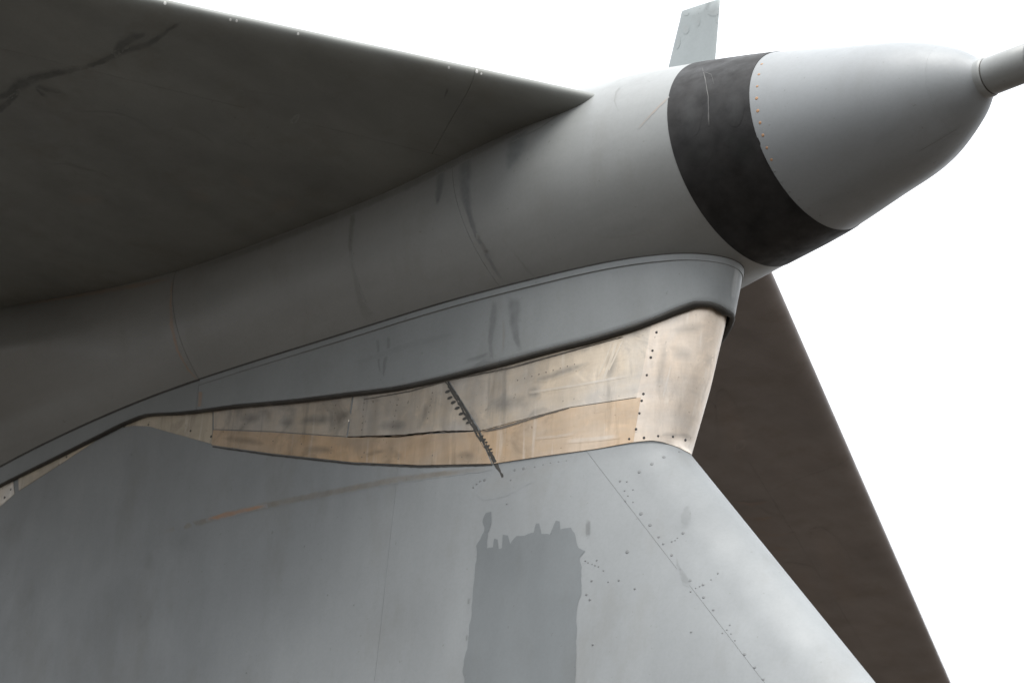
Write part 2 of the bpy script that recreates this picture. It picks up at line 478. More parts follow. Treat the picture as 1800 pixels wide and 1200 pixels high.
TQ = cubic([0, .15, .26, .409, .55, .683, .898, 1.094, 1.344, 1.57, 1.737, 1.915, 2.05, 2.148, 2.243, 2.339, 2.451, 2.65, 2.87],
           [0, .075, .129, .203, .266, .321, .394, .437, .471, .491, .506, .517, .516, .506, .490, .466, .420, .27, .004])
def T(s): return TQ(math.sqrt(max(0.0, s)))
def xle(z):
    if z > -1.62: return float(np.interp(z, [-1.62, -1.25, -.9, -.5], [-.335, -.222, -.140, -.075]))
    return -.335 + (-1.62-z)*.833
def kf(s): return float(np.interp(s, [0, .3, 2.4, 3.9], [.93, .87, .87, .93]))
def finT(s, z):
    c = float(np.interp(z, [-2.2, -1.1], [.62, 1.0]))      # the fin's chord grows downwards
    return kf(s)*T(s if s < 2 else 2+(s-2)*c)
def fin(q, z):
    """q: signed root of distance aft of the leading edge, + on starboard"""
    s = q*q
    return (xle(z)-s, -math.copysign(finT(s, z), q), z)
_zx = [-8.2, -7, -5.64, -5.18, -4.9, -4.63, -4.4, -4.25, -4.1, -3.95, -3.68, -3.44, -2.95, -2.49, -2.04, -1.62, -1.21, -.79, -.54, -.37, -.207, -.128, -.075, -.045, -.033]
_zz = [-.74, -.70, -.668, -.648, -.631, -.611, -.594, -.593, -.618, -.655, -.707, -.745, -.837, -.91, -.98, -1.011, -1.027, -1.026, -1.005, -.972, -.924, -.899, -.897, -.903, -.912]
_zq = pchip([math.sqrt(max(0, -.033-x)) for x in _zx[::-1]], _zz[::-1])
def ZB(x): return _zq(math.sqrt(max(0, -.033-x)))
def skirt(q, z, inset=0):
    s = q*q; sh = .2*(z+.62)*math.exp(-s/.3)
    inset = inset + .04*min(1, max(0, (-.58-z)/.42))*min(1, s/.3)*max(0, min(1, (4-s)/1.5))      # walls lean in towards the lip
    return (-.033-s+sh-inset*(1-min(1, s/.05)), -math.copysign(max(0, T(s)-inset*min(1, math.sqrt(s/.03))), q), z)
WLO = cubic(np.sqrt(np.array([0, .05, .15, .3, .52, .91, 1.34, 1.8, 2.5, 3.3, 3.95, 4.6, 6.2, 8.2])),
            np.array([0, .052, .075, .082, .090, .135, .178, .186, .170, .123, .04, -.03, -.10, -.13]))
WUP = cubic(np.sqrt(np.array([0, .05, .15, .3, .52, .91, 1.34, 1.8, 2.5, 3.3, 4.6, 6.2, 8.2])),
            np.array([0, .045, .076, .105, .135, .18, .21, .225, .225, .21, .18, .165, .138]))
SWEEP, DIH = math.tan(math.radians(27.953)), math.tan(math.radians(-.832))
def WT(f, low):
    return (WLO if low else WUP)(math.sqrt(f*8.2))/8.2
def wing(side, f, y):
    """f: signed root of chord fraction, + lower surface"""
    ff = f*f; ch = 8.2-(8.2-4.2)*y/7.8  # aft chord is invented, lengthened out of view to block sky light
    return (-.309-y*SWEEP-ff*ch, side*y, .318+y*DIH-(WT(ff, True)*ch if f >= 0 else -WT(ff, False)*ch))

def nominal(fn, U, V):
    P = [fn(u, v) for u in U for v in V]
    return Surf(P, grid_faces(len(U), len(V)))
lin = np.linspace
SF_FIN = nominal(fin, list(lin(-.8, 2.6, 160)), list(lin(-4.4, -1.62, 70))+list(lin(-1.6, -.15, 60)))
SF_SK = nominal(skirt, list(lin(-.7, 2.6, 160)), list(lin(-1.05, -.3, 40)))
SF_BU = nominal(bullet, list(lin(-7.5, -1, 120))+list(lin(-.97, 1.6, 140)), list(lin(0, 2*math.pi, 160)))
SF_WR = nominal(lambda f, y: wing(-1, f, y), list(lin(-.2, .95, 110)), list(lin(.4, 5, 60)))
SF_WL = nominal(lambda f, y: wing(1, f, y), list(lin(-.2, .95, 110)), list(lin(.4, 7.6, 60)))

def core(name, fn, U, V, inset, mat, label=None):
    P, N = normals(fn, U, V)
    c = len(U)//2, len(V)//2
    return P, N

def orient(P, N, ref):
    """make N point away from the reference points"""
    s = np.sign(np.sum(N*(P-ref), axis=2, keepdims=True)); s[s == 0] = 1
    return N*s

# ---- vertical fin: inner structure, painted skin panels, bare metal panels
def fin_pn(U, V):
    P, N = normals(fin, U, V)
    ref = P.copy(); ref[:, :, 1] = 0; ref[:, :, 0] -= .3
    return P, orient(P, N, ref)
zs = list(lin(-7.5, -1.66, 40))+[-1.62]+list(lin(-1.56, -.45, 24))
P, N = fin_pn(list(lin(-2.86, 2.86, 150)), zs)
vf = mesh('vertical_fin', (P-N*.006).reshape(-1, 3), grid_faces(150, len(zs)), GAP, tail)
vf['label'] = 'swept grey vertical fin with bare metal panels along its top'
def fin_panel(name, ua, ub, z0, z1, nu, nz, mat, t1=0.0, t0=-.012, label=None):
    """ua, ub functions of z (signed root of s)"""
    V = sorted(set([z0, z1]+[z for z in lin(z0, z1, nz)]+([-1.62] if z0 < -1.62 < z1 else [])))
    P = np.zeros((nu, len(V), 3)); N = np.zeros_like(P)
    for j, z in enumerate(V):
        U = list(lin(ua(z), ub(z), nu)); p, n = fin_pn(U, [z]); P[:, j] = p[:, 0]; N[:, j] = n[:, 0]
    return shell(name, P, N, t0, t1, mat, vf, label)
sA = .44; gq = .0014
qa = math.sqrt(sA)
qb = lambda z: math.sqrt(max(.7, xle(z)+2.06))
fin_panel('leading_edge_panel', lambda z: -qa, lambda z: qa, -7.5, -.5, 61, 70, PAINT)
fin_panel('skin_panel', lambda z: qa+gq, lambda z: qb(z)-.0003, -7.5, -.5, 30, 60, PAINT)
fin_panel('skin_panel', lambda z: qb(z)+.0003, lambda z: 2.86, -7.5, -.5, 50, 60, PAINT)
fin_panel('skin_panel', lambda z: -qb(z), lambda z: -qa-gq, -7.5, -.5, 30, 60, PAINT)
fin_panel('skin_panel', lambda z: -2.86, lambda z: -qb(z)-.003, -7.5, -.5, 40, 50, PAINT)

def fin_edge(s):   # lower edge of the bare metal nose panel
    return float(np.interp(s, [0, .01, .05, .1, .213, .3], [-1.652, -1.636, -1.612, -1.604, -1.612, -1.62]))
U = list(lin(-.475, .475, 41)); nz = 26
P = np.zeros((41, nz, 3)); N = np.zeros_like(P)
for i, q in enumerate(U):
    for j in range(nz):
        t = j/(nz-1); zb = fin_edge(q*q); z = zb+(-.62-zb)*t
        qq = q*(.476/.475)*(1+.10*t)          # the rear seam leans forward going down
        p, n = fin_pn([qq], [z]); P[i, j] = p[0, 0]; N[i, j] = n[0, 0]
shell('nose_panel', P, N, -.004, .0045, METAL, vf, 'bright bare metal panel wrapped round the front of the fin top')

SBX = [-150, 0, 32, 75, 125, 175, 232, 300, 352, 400, 500, 600, 700, 800, 900, 1012, 1087, 1144, 1200]
SBY = [934, 852, 840, 814, 790, 765, 735, 729, 722, 715, 705, 692, 678, 655, 629, 599, 578, 561, 541]
def sb(x): return float(np.interp(x, SBX, SBY))
def poly_at(pts, t):
    L = [0]
    for a, b in zip(pts, pts[1:]): L.append(L[-1]+math.hypot(b[0]-a[0], b[1]-a[1]))
    d = t*L[-1]
    return (float(np.interp(d, L, [p[0] for p in pts])), float(np.interp(d, L, [p[1] for p in pts])))
def coons(name, top, bot, mat, t1, nu=40, nv=9, label=None, sf=SF_FIN):
    """a plate between two px curves, laid on the fin surface"""
    P = np.zeros((nu, nv, 3)); N = np.zeros_like(P)
    for i in range(nu):
        a = poly_at(top, i/(nu-1)); b = poly_at(bot, i/(nu-1))
        for j in range(nv):
            t = j/(nv-1); h = sf.at(a[0]+(b[0]-a[0])*t, a[1]+(b[1]-a[1])*t)
            P[i, j] = h[0]; N[i, j] = h[1]
    return shell(name, P, N, -.004, t1, mat, vf, label)
def sbl(x0, x1, d): return [(x, sb(x)-d) for x in lin(x0, x1, 24)]
b2 = [(846, 757), (900, 742), (1000, 716), (1127, 697)]
coons('metal_panel', sbl(776, 1160, 14), b2, METAL_G, .0040, 44, 12, 'dull grey metal panel behind the nose panel')
coons('metal_strip', [(x, y+1.6) for x, y in b2], [(867, 815), (960, 801), (1050, 789), (1114, 777)], TAN, .0052, 44, 7, 'tan stained metal strip at the lower front edge')
coons('metal_panel', sbl(626, 772, 14), [(612, 767), (700, 764), (838, 757)], METAL_G, .0034, 30, 10)
coons('metal_panel', sbl(376, 622, 12), [(377, 754), (480, 758), (609, 767)], METAL_G, .0044, 30, 8)
coons('metal_strip', [(376, 756), (480, 760), (611, 769), (700, 766), (840, 759)], [(373, 782), (480, 797), (620, 812), (740, 817.5), (864, 815)], TAN, .0056, 50, 7, 'tan stained metal strip sagging along the lower rear edge')
coons('aft_tab', sbl(212, 374, 10), [(214, 751), (232, 748), (262, 749), (300, 760), (373, 780)], CREAM, .0026, 26, 6, 'cream primer tab at the rear of the metal panels')
coons('aft_tab', sbl(32, 210, 10), [(34, 862), (48, 853), (118, 808), (172, 772), (212, 752)], CREAM, .0032, 26, 5)
coons('aft_tab', sbl(-90, 22, 8), [(-90, 948), (0, 890), (26, 868)], METAL_G, .0026, 20, 5)

SF_FIN = Surf.of([vf]+[c for c in bpy.data.objects if c.parent is vf])

# sealant and lines on the metal
stroke('sealant_bead', SF_FIN, [(781, 664), (800, 694), (822, 730), (845, 770), (868, 808), (884, 838)], [6, 7, 8, 8, 7, 4], SEAL_SHADE, vf, .0062, rag=2.2, step=4)
stroke('seal_line', SF_FIN, [(640, 702), (720, 688), (790, 668), (900, 646), (1000, 618), (1096, 592)], [1.5, 2.5, 3, 3, 2.5, 1], SEAL2, vf, .0056, rag=.6)
stroke('seal_line', SF_FIN, [(838, 759), (880, 752), (930, 737), (1000, 717)], [4, 4.5, 3, 1], SEAL2, vf, .0062, rag=1)
stroke('seal_line', SF_FIN, [(611, 768), (700, 766), (770, 759), (838, 757)], [1, 4, 3, 2], SEAL2, vf, .0060, rag=1.2)
stroke('seal_line', SF_FIN, [(374, 785), (480, 800), (620, 815), (740, 820), (866, 817)], [2, 3, 3, 4, 3], SEAL_SHADE, vf, .0012, rag=.8)
for k, (x, y) in enumerate([(787, 688), (791, 699), (797, 707), (804, 717), (811, 727), (818, 735), (824, 742)]):
    decal('sealant_tag', SF_FIN, ellipse(x, y, 5, 2.4, -25), SEAL_SHADE, vf, .0066, 5)
for k, (x, y) in enumerate([(846, 767), (850, 773), (853, 778), (857, 784), (861, 790), (862, 796)]):
    decal('sealant_tag', SF_FIN, ellipse(x, y, 5, 1.8, -20), SEAL_SHADE, vf, .0072, 5)
def smudge(pts_r, mat, amax, off=.0055, sf=SF_FIN, par=None, name='soot_smudge'):
    for (x, y, rx, ry, t) in pts_r:
        decal(name, sf, ellipse(x, y, rx, ry, t, 20, .3), mat, par or vf, off, max(4, min(rx, ry)/2.2), soft=min(rx, ry)*.9, amax=amax)
smudge([(893, 708, 34, 19, -12), (745, 730, 10, 26, 18), (690, 748, 30, 12, 0), (560, 738, 36, 12, -5), (505, 742, 14, 14, 0), (440, 735, 20, 12, 0),
        (985, 655, 50, 9, -18), (1075, 640, 12, 28, 12), (940, 690, 14, 14, 0)], ST_SMUDGE, .75)
smudge([(1195, 622, 26, 18, 10), (1248, 632, 14, 16, 0), (1212, 578, 30, 14, -12), (1190, 765, 30, 6, 5), (1165, 640, 12, 40, 12)], ST_SMUDGE, .5, .0065)
smudge([(470, 730, 12, 16, 0), (600, 735, 16, 18, 10), (820, 800, 18, 10, 0), (700, 800, 10, 8, 0), (660, 795, 22, 5, -12), (560, 790, 30, 8, 4), (430, 775, 40, 8, 8)], ST_WARM, .6, .0072)
for x0, y0, x1, y1, w in [(1085, 600, 1060, 668, 5), (1076, 602, 1052, 660, 3), (1095, 598, 1070, 650, 3), (1180, 640, 1165, 700, 4), (995, 775, 1090, 766, 9), (930, 690, 1105, 660, 5), (940, 770, 1010, 762, 6)]:
    stroke('pale_scuff', SF_FIN, [(x0, y0), ((x0+x1)/2, (y0+y1)/2+1), (x1, y1)], w, ST_PALE, vf, .0068, soft=1, amax=.28)

rivets(SF_FIN, [(1154, 584), (1147, 616), (1144, 628), (1137, 659), (1131, 692), (1128, 704), (1124, 726), (1118, 754), (1106, 771), (1132, 769), (1157, 766), (1183, 767), (1205, 773)], 'dark', vf, off=.005)
rivets(SF_FIN, [(218, 749), (261, 746), (335, 757), (371, 767), (172, 768), (117, 803), (19, 860), (8, 874)], 'dark', vf, off=.004)
for x0, x1, y0, y1, k in [(700, 690, 702, 750, 6), (760, 752, 690, 735, 5), (590, 588, 712, 752, 4), (640, 636, 708, 755, 5), (432, 430, 728, 745, 2), (910, 1010, 668, 640, 9)]:
    rivets(SF_FIN, [(x0+(x1-x0)*i/(k-1), y0+(y1-y0)*i/(k-1)) for i in range(k)], 'tiny', vf, off=.004)
rivets(SF_FIN, [(480, 775), (530, 780), (583, 786), (640, 795), (582, 796), (636, 803), (760, 800), (812, 803), (700, 806)], 'tiny', vf, off=.006)

# paint marks and fasteners on the fin side
decal('paint_patch', SF_FIN, [(806, 1330), (812, 1240), (817, 1200), (814, 1175), (823, 1130), (828, 1081), (833, 1025), (837, 986), (838, 958), (845, 948), (851, 934), (849, 916), (854, 901), (863, 899), (864, 920), (858, 936), (856, 962), (866, 962), (870, 946), (875, 948), (877, 964), (882, 962), (884, 939), (893, 941), (896, 955), (908, 941), (922, 941), (938, 936), (942, 920), (949, 920), (952, 937), (968, 939), (973, 923), (978, 915), (985, 916), (986, 930), (1003, 927), (1010, 937), (1017, 962), (1029, 968), (1020, 979), (1022, 1007), (1022, 1042), (1014, 1070), (1013, 1130), (1011, 1235), (1010, 1330)],
      PATCH, vf, .0022, 14, rag=1.3, label='darker grey touch-up patch with ragged upper edge')
for (x, y, rx, ry, t, a) in [(1034, 928, 5.5, 18, 2, 1), (825, 1050, 3, 18, 8, 1), (1206, 908, 10, 20, 8, .45), (821, 1120, 3, 9, 5, .8)]:
    decal('paint_spot', SF_FIN, ellipse(x, y, rx, ry, t), ST_GREY, vf, .0024, 5, soft=1.5, amax=a)
decal('paint_spot', SF_FIN, [(1189, 975), (1196, 995), (1206, 1008), (1215, 1024), (1210, 1031), (1199, 1026), (1194, 1010), (1188, 995)], ST_GREY, vf, .0024, 5, soft=2, amax=.6)
decal('sealant_smear', SF_FIN, [(868, 824), (960, 808), (1020, 806), (990, 830), (930, 850), (890, 872), (850, 880), (835, 868), (845, 850)], ST_WARM, vf, .0018, 8, soft=30, amax=.22)
PB = [(1194, 794), (1167, 803, 1.2), (1146, 815, 1.3), (1124, 829, 1.3), (1090, 845), (1127, 902, 1.4), (1143, 922, 1.3), (1158, 943, 1.1), (1166, 955), (1181, 951), (1201, 936, 1.2), (1181, 975, 1.1), (1213, 1020), (1236, 1027), (1262, 1007, .8), (1214, 1039, .8), (1237, 1049, 1.1), (1254, 1071, 1.2), (1215, 1110, .9), (1309, 1149, 1.4), (1327, 1172, 1.2), (1342, 1193), (1103, 969, 1.5), (1040, 1020, 1.1), (1088, 1019, 1.1), (1069, 1022, .7), (1116, 1034, .9), (1031, 1044, 1.2), (1037, 1053, 1.2), (1019, 1002, .8), (1042, 1132, .9), (936, 1133, 1), (915, 1156, 1), (893, 1175, .9), (852, 843, 1.5), (898, 843, .9), (905, 826, 1.1), (921, 823, 1.3), (940, 820), (832, 856, .9), (838, 850, .9), (844, 845, .9), (891, 885, .8)]
rivets(SF_FIN, PB, 'paint', vf)
rivets(SF_FIN, [(1029, 985), (1034, 988), (1041, 991), (1046, 993), (1052, 995), (1061, 1002), (1049, 984), (1102, 846), (1113, 860), (1104, 871), (1098, 862), (1113, 882), (1099, 880), (955, 816), (968, 813), (982, 811), (996, 809), (925, 1145), (905, 1166), (900, 1172), (1278, 1106), (1285, 1113), (1292, 1125), (1283, 1098), (1270, 1112), (1223, 1033), (1230, 1030), (1250, 1018), (1191, 945), (1187, 949), (1196, 1000), (622, 1063), (433, 1182), (576, 1045), (535, 960)], 'small', vf)
stroke('runoff_and_shade', SF_FIN, [(870, 822), (780, 832), (700, 842), (600, 862), (500, 881), (400, 904), (330, 924), (285, 934)], [8, 12, 14, 14, 14, 14, 12, 8], ST_WARM, vf, .0018, soft=1, amax=.75, rag=2)
stroke('runoff_and_shade', SF_FIN, [(470, 888), (430, 896), (395, 905), (362, 913)], [6, 9, 12, 6], ST_RUST, vf, .0024, soft=1, amax=.75, rag=2)
smudge([(320, 950, 34, 34, 10), (262, 985, 12, 18, 10), (225, 1060, 34, 56, 8)], ST_GREY, .30, .0018, name='paint_spot')

# ---- bullet fairing
bf = None
def bul_pn(U, V):
    P, N = normals(bullet, U, V)
    ref = P.copy(); ref[:, :, 1] = 0; ref[:, :, 2] = np.array([[fZ(P[i, j, 0]) for j in range(P.shape[1])] for i in range(P.shape[0])])
    return P, orient(P, N, ref)
TH = list(lin(0, 2*math.pi, 145))
U = list(lin(-10.6, -1, 60))+list(lin(-.95, 1.58, 60))
P, N = bul_pn(U, TH)
bf = mesh('bullet_fairing', (P-N*.007).reshape(-1, 3), grid_faces(len(U), len(TH)), GAP, tail)
bf['label'] = 'round tapering bullet fairing on top of the fin'
def bul_panel(name, x0, x1, n, mat, t1=0.0, label=None):
    P, N = bul_pn(list(lin(x0, x1, n)), TH)
    # a full ring: side walls only at its two ends
    V = list((P+N*t1).reshape(-1, 3)); F = grid_faces(n, 145)
    c = np.cross(P[1, 0]-P[0, 0], P[0, 1]-P[0, 0])
    if np.dot(c, N[0, 0]) < 0: F = [f[::-1] for f in F]
    for i in (0, n-1):
        b = len(V); V += list(P[i]+N[i]*t1) + list(P[i]-N[i]*.012)
        for j in range(144): F.append((b+j, b+j+1, b+146+j, b+145+j))
    o = mesh(name, V, F, mat, bf, True, label)
    return o
G = .0017
bul_panel('barrel_panel', -10.55, -3.83-G, 52, PAINT_B)
bul_panel('barrel_panel', -3.83+G, -2.31-G*.6, 24, PAINT_B)
bul_panel('barrel_panel', -2.31+G*.6, -1.49-G*.6, 20, PAINT_B)
bul_panel('barrel_panel', -1.49+G*.6, -.046, 40, PAINT_B)
bul_panel('black_band', -.0455, .4435, 24, BLACK, .0028, 'matt black band round the bullet fairing')
bul_panel('nose_cone', .444, 1.37-G*.12, 40, PAINT_N, 0, 'light grey bullet nose cone')
bul_panel('nose_cap', 1.37+G*.12, 1.585, 24, PAINT_N)
SF_BU = Surf.of([bf]+[c for c in bpy.data.objects if c.parent is bf])
rivets(SF_BU, [(1339, 113), (1334, 131), (1331, 152), (1330, 173), (1332, 195), (1336, 216), (1341, 238), (1348, 260), (1356, 281)], 'rust', bf, 'fastener', .001)
rivets(SF_BU, [(1362, 301), (1374, 320), (1388, 337), (1404, 352), (1422, 366), (1442, 379)], 'small', bf, 'fastener', .001)

def bstroke(pts, w, mat, amax=.7, rag=2, name='runoff_and_shade', off=.0012, soft=1):
    stroke(name, SF_BU, pts, w, mat, bf, off, soft=soft, amax=amax, rag=rag)
bstroke([(622, 372), (618, 400), (616, 432), (617, 456)], [10, 11, 9, 4], ST_DARK, .5)
bstroke([(617, 456), (624, 490), (634, 530), (652, 565)], [5, 7, 14, 30], ST_DARK, .28)
bstroke([(776, 288), (774, 320), (770, 345), (768, 362)], [16, 17, 13, 4], ST_GREY, 1)
bstroke([(822, 268), (818, 300), (818, 340), (826, 380), (838, 415), (852, 440), (868, 470), (884, 494)], [16, 28, 22, 12, 9, 10, 7, 6], ST_GREY, 1)
bstroke([(838, 410), (846, 428), (856, 444), (866, 458)], [4, 9, 11, 3], ST_DARK, .5)
bstroke([(918, 222), (908, 255), (896, 290), (890, 300)], [40, 38, 18, 6], ST_GREY, .9, 4)  # shade under the stabilizer, painted on the bullet as a grey stroke
bstroke([(1092, 150), (1083, 163), (1080, 178), (1086, 194)], 3, ST_DARK, .35, 1)
bstroke([(1176, 170), (1150, 196), (1122, 226)], 3.5, ST_RUST, .3, 1)
bstroke([(900, 440), (930, 478), (945, 492)], [4, 7, 6], ST_DARK, .2)
bstroke([(303, 490), (300, 530), (302, 575), (312, 615), (330, 648), (350, 670)], [4, 4, 8, 5, 4, 4], ST_RUST, .55, 1.5)
bstroke([(-40, 540), (60, 530), (160, 516), (240, 502), (302, 489)], [8, 10, 9, 10, 6], ST_RUST, .35, 2)
bstroke([(330, 478), (450, 436), (600, 378), (720, 326), (820, 276), (900, 236), (970, 196), (1004, 172)], [10, 12, 14, 14, 14, 12, 8, 4], ST_DARK, .45, 1.5)  # soft dark line along the stabilizer root joint
bstroke([(900, 250), (950, 225), (990, 196), (1012, 178)], [2, 3, 3, 2], ST_DARK, .5, .5)
bstroke([(1234, 116), (1240, 140), (1245, 170), (1246, 222)], [1.5, 2, 2.5, 4], ST_PALE, .16, .8, 'scratch', .0045)
bstroke([(1236, 126), (1250, 131), (1256, 150)], [2, 1.5, 1], ST_PALE, .1, .8, 'scratch', .0045)
smudge([(1215, 205, 20, 40, 0), (1290, 190, 18, 34, 0)], ST_GREY, .10, .0045, SF_BU, bf, 'pale_scuff')
smudge([(1225, 268, 26, 28, 0), (1310, 262, 26, 30, 0), (1285, 245, 12, 14, 30)], ST_BLACK, .6, .0045, SF_BU, bf)
smudge([(1555, 240, 26, 12, -35), (1690, 190, 40, 22, -30), (1640, 270, 50, 7, -38), (1470, 345, 40, 14, -20), (1100, 400, 60, 14, -10)], ST_GREY, .25, .0012, SF_BU, bf, 'runoff_and_shade')
bstroke([(1612, 268), (1650, 246), (1690, 222)], 2, ST_DARK, .4, .8, 'scratch')

# ---- skirt fairing under the bullet, sliding over the fin top
def lipk(s): return float(np.interp(s, [0, 1.2, 2.6, 4.2], [.8, .85, .55, .30]))
def sk_section(name, qs, mat, parent, label=None):
    n = len(qs); rows = []
    prof = [('o', 0.0), ('o', .25), ('o', .5), ('o', .75), ('o', 1.0), ('l', .0), ('l', 1.0), ('i', 1)]
    V = []
    for q in qs:
        s = q*q; x = -.033-s; zb = ZB(x); zt = -.25
        lk = lipk(s)
        for z in (zt, zt*.65+zb*.35, zt*.3+zb*.7, zb+.06*lk, zb+.034*lk): V.append(skirt(q, z))
        V.append(skirt(q, zb+.028*lk, .004)); V.append(skirt(q, zb+.030*lk, .02))
    o = mesh(name, V, grid_faces(n, 7), mat, parent, True, label)
    V = []
    for q in qs:
        zb = ZB(-.033-q*q)
        for z, i in ((.031, .012), (.028, .0), (.018, -.004), (.006, 0), (0, .012), (0, .028), (.01, .036), (.12, .036)): V.append(skirt(q, zb+z*lipk(q*q), i))
    mesh('shaded_lip', V, grid_faces(n, 8), SEAL_SHADE, o, True)  # lip coloured dark to paint in the shade of its underside and gap
    return o
qs_f = [math.copysign(abs(t)**1.0, t) for t in lin(-math.sqrt(3.69), math.sqrt(3.69), 171)]
SK = sk_section('skirt_fairing', qs_f, PAINT_S, tail, 'grey skirt fairing between bullet and fin top')
md = SK.modifiers.new('edge', 'EDGE_SPLIT'); md.split_angle = math.radians(50)
qa_s = [t for t in lin(math.sqrt(3.6925), math.sqrt(8.1), 70)]
o = sk_section('skirt_panel', qa_s, PAINT_S, SK); md = o.modifiers.new('edge', 'EDGE_SPLIT'); md.split_angle = math.radians(50)
o = sk_section('skirt_panel', [-q for q in qa_s], PAINT_S, SK)
# flange strip and seal where the skirt meets the bullet
def zj(q):
    x, y, z = skirt(q, -.6); R = fR(x); return fZ(x)-math.sqrt(max(.01, R*R-y*y))
def flange(name, d0, d1, t, mat, qs, dz=0):
    P = np.zeros((len(qs), 3, 3)); N = np.zeros_like(P)
    for i, q in enumerate(qs):
        for j, d_ in enumerate((d0, (d0+d1)/2, d1)):
            z = zj(q)+d_; P[i, j] = skirt(q, z)
            e = 2e-3; a = np.array(skirt(q+e, z))-np.array(skirt(q-e, z)); b = np.array((0, 0, 1.0)); n = np.cross(a, b)
            n /= np.linalg.norm(n); c = P[i, j]-np.array((P[i, j, 0]-.3, 0, z)); N[i, j] = n if n @ c > 0 else -n
    return shell(name, P, N, -.004, t, mat, SK)
flange('flange', -.036, .03, 0.004, PAINT_S, list(lin(-1.9, 1.919, 180)))
flange('seal', -.003, .03, .006, SEAL_SHADE, list(lin(-2.8, 2.8, 240)))
SF_SK = Surf.of([c for c in bpy.data.objects if c is SK or (c.parent is SK and c.name.startswith('skirt_panel'))])
def sstroke(pts, w, mat, amax=.7, rag=1.5, name='runoff_and_shade', off=.0012):
    stroke(name, SF_SK, pts, w, mat, SK, off, soft=1, amax=amax, rag=rag)
sstroke([(664, 594), (665, 620), (668, 655)], [8, 6, 4], ST_GREY, .7)
sstroke([(684, 590), (683, 612), (676, 640), (674, 664)], [7, 8, 7, 3], ST_GREY, .7)
sstroke([(870, 528), (867, 560), (862, 600), (864, 636)], [10, 16, 10, 8], ST_GREY, .8)
sstroke([(903, 520), (905, 545), (904, 570), (908, 595), (914, 614)], [26, 26, 20, 14, 8], ST_GREY, .85)
sstroke([(818, 634), (840, 628), (862, 620)], [4, 8, 6], ST_GREY, .7)
sstroke([(832, 644), (850, 634), (866, 630)], [3, 8, 6], ST_GREY, .6)
sstroke([(885, 560), (886, 590), (884, 622)], [5, 6, 3], ST_WARM, .35)
sstroke([(354, 676), (352, 700), (350, 722)], [9, 9, 7], ST_RUST, .5)
sstroke([(1296, 470), (1291, 500), (1288, 526)], [10, 12, 8], ST_PALE, .25, .5, 'pale_scuff')
sstroke([(620, 640), (720, 606), (800, 585)], [10, 14, 8], ST_GREY, .2)

# ---- horizontal stabilizers
def stabilizer(side, sf, label, WM):
    lo = .3
    def pn(U, V):
        P, N = normals(lambda f, y: wing(side, f, y), U, V)
        for i, u in enumerate(U):
            dv = np.array((max(0, 1-abs(u)/.06)*3, 0, -1.0 if u >= 0 else 1.0))
            for j in range(len(V)):
                if N[i, j] @ dv < 0: N[i, j] *= -1
        return P, N
    U = list(lin(-1, 1, 121)); V = list(lin(lo, 7.8, 40))
    P, N = pn(U, V)
    st = mesh('stabilizer', (P-N*.006).reshape(-1, 3), grid_faces(len(U), len(V)), GAP, tail)
    st['label'] = label
    def panel(name, ua, ub, ya, yb, nu, ny, mat=WM):
        P = np.zeros((nu, ny, 3)); N = np.zeros_like(P)
        U = list(lin(ua, ub, nu))
        for i, u in enumerate(U):
            p, n = pn([u], list(lin(ya(u*u), yb(u*u), ny))); P[i] = p[0]; N[i] = n[0]
        return shell(name, P, N, -.010, 0, mat, st)
    fs = math.sqrt(.110); y1 = lambda f: 1.16-.36*f/.110; cst = lambda v: (lambda f: v)
    gy = .0008
    panel('leading_edge_panel', -fs, fs, cst(lo), lambda f: y1(f)-gy, 61, 8)
    panel('leading_edge_panel', -fs, fs, lambda f: y1(f)+gy, cst(3.75-gy), 61, 14)
    panel('leading_edge_panel', -fs, fs, cst(3.75+gy), cst(7.8), 61, 14)
    d = .00025
    panel('skin_panel', fs+d, 1, cst(lo), cst(7.8), 60, 34)
    panel('skin_panel', -1, -fs-d, cst(lo), cst(7.8), 50, 30)
    tipU = list(lin(-1, 1, 61)); P, N = pn(tipU, [7.8])
    mesh('tip_cap', [p[0] for p in P]+[tuple(np.mean([q[0] for q in P], axis=0))], [(i, i+1, 61) for i in range(60)], WM, st, False)
    return st
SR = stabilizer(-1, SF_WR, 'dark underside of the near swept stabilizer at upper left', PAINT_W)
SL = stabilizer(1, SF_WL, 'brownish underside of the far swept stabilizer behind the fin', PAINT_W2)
SF_WR = Surf.of([SR]+[c for c in bpy.data.objects if c.parent is SR])
SF_WL = Surf.of([SL]+[c for c in bpy.data.objects if c.parent is SL])
def wst(pts, w, mat, amax, sf=SF_WR, par=None, rag=3, name='runoff_and_shade'):
    stroke(name, sf, pts, w, mat, par or SR, .0012, soft=1, amax=amax, rag=rag)
wst([(-30, 196), (0, 190), (20, 176), (36, 158)], [20, 18, 14, 8], ST_BLACK, .6)
wst([(-20, 176), (14, 166), (36, 148), (70, 135), (110, 127), (150, 119)], [10, 18, 28, 18, 13, 8], ST_BLACK, .6)
wst([(140, 122), (180, 108), (215, 90), (260, 78), (296, 54), (320, 38)], [8, 12, 16, 14, 9, 4], ST_BLACK, .55)
wst([(200, 98), (212, 80), (235, 66), (258, 62)], [12, 24, 18, 8], ST_BLACK, .5)
wst([(60, 150), (80, 158), (110, 164)], [6, 8, 3], ST_BLACK, .5)
wst([(62, 152), (74, 166), (84, 172)], [5, 8, 4], ST_BLACK, .5)
wst([(788, 154), (786, 160), (780, 175)], [6, 5, 2], ST_BLACK, .7, rag=.5)
smudge([(330, 270, 60, 40, 20), (420, 300, 40, 50, 0), (200, 240, 90, 40, 15), (560, 330, 50, 30, -20), (120, 320, 70, 30, 0), (480, 190, 60, 25, 15)], ST_DARK, .22, .0022, SF_WR, SR, 'grime_smudge')
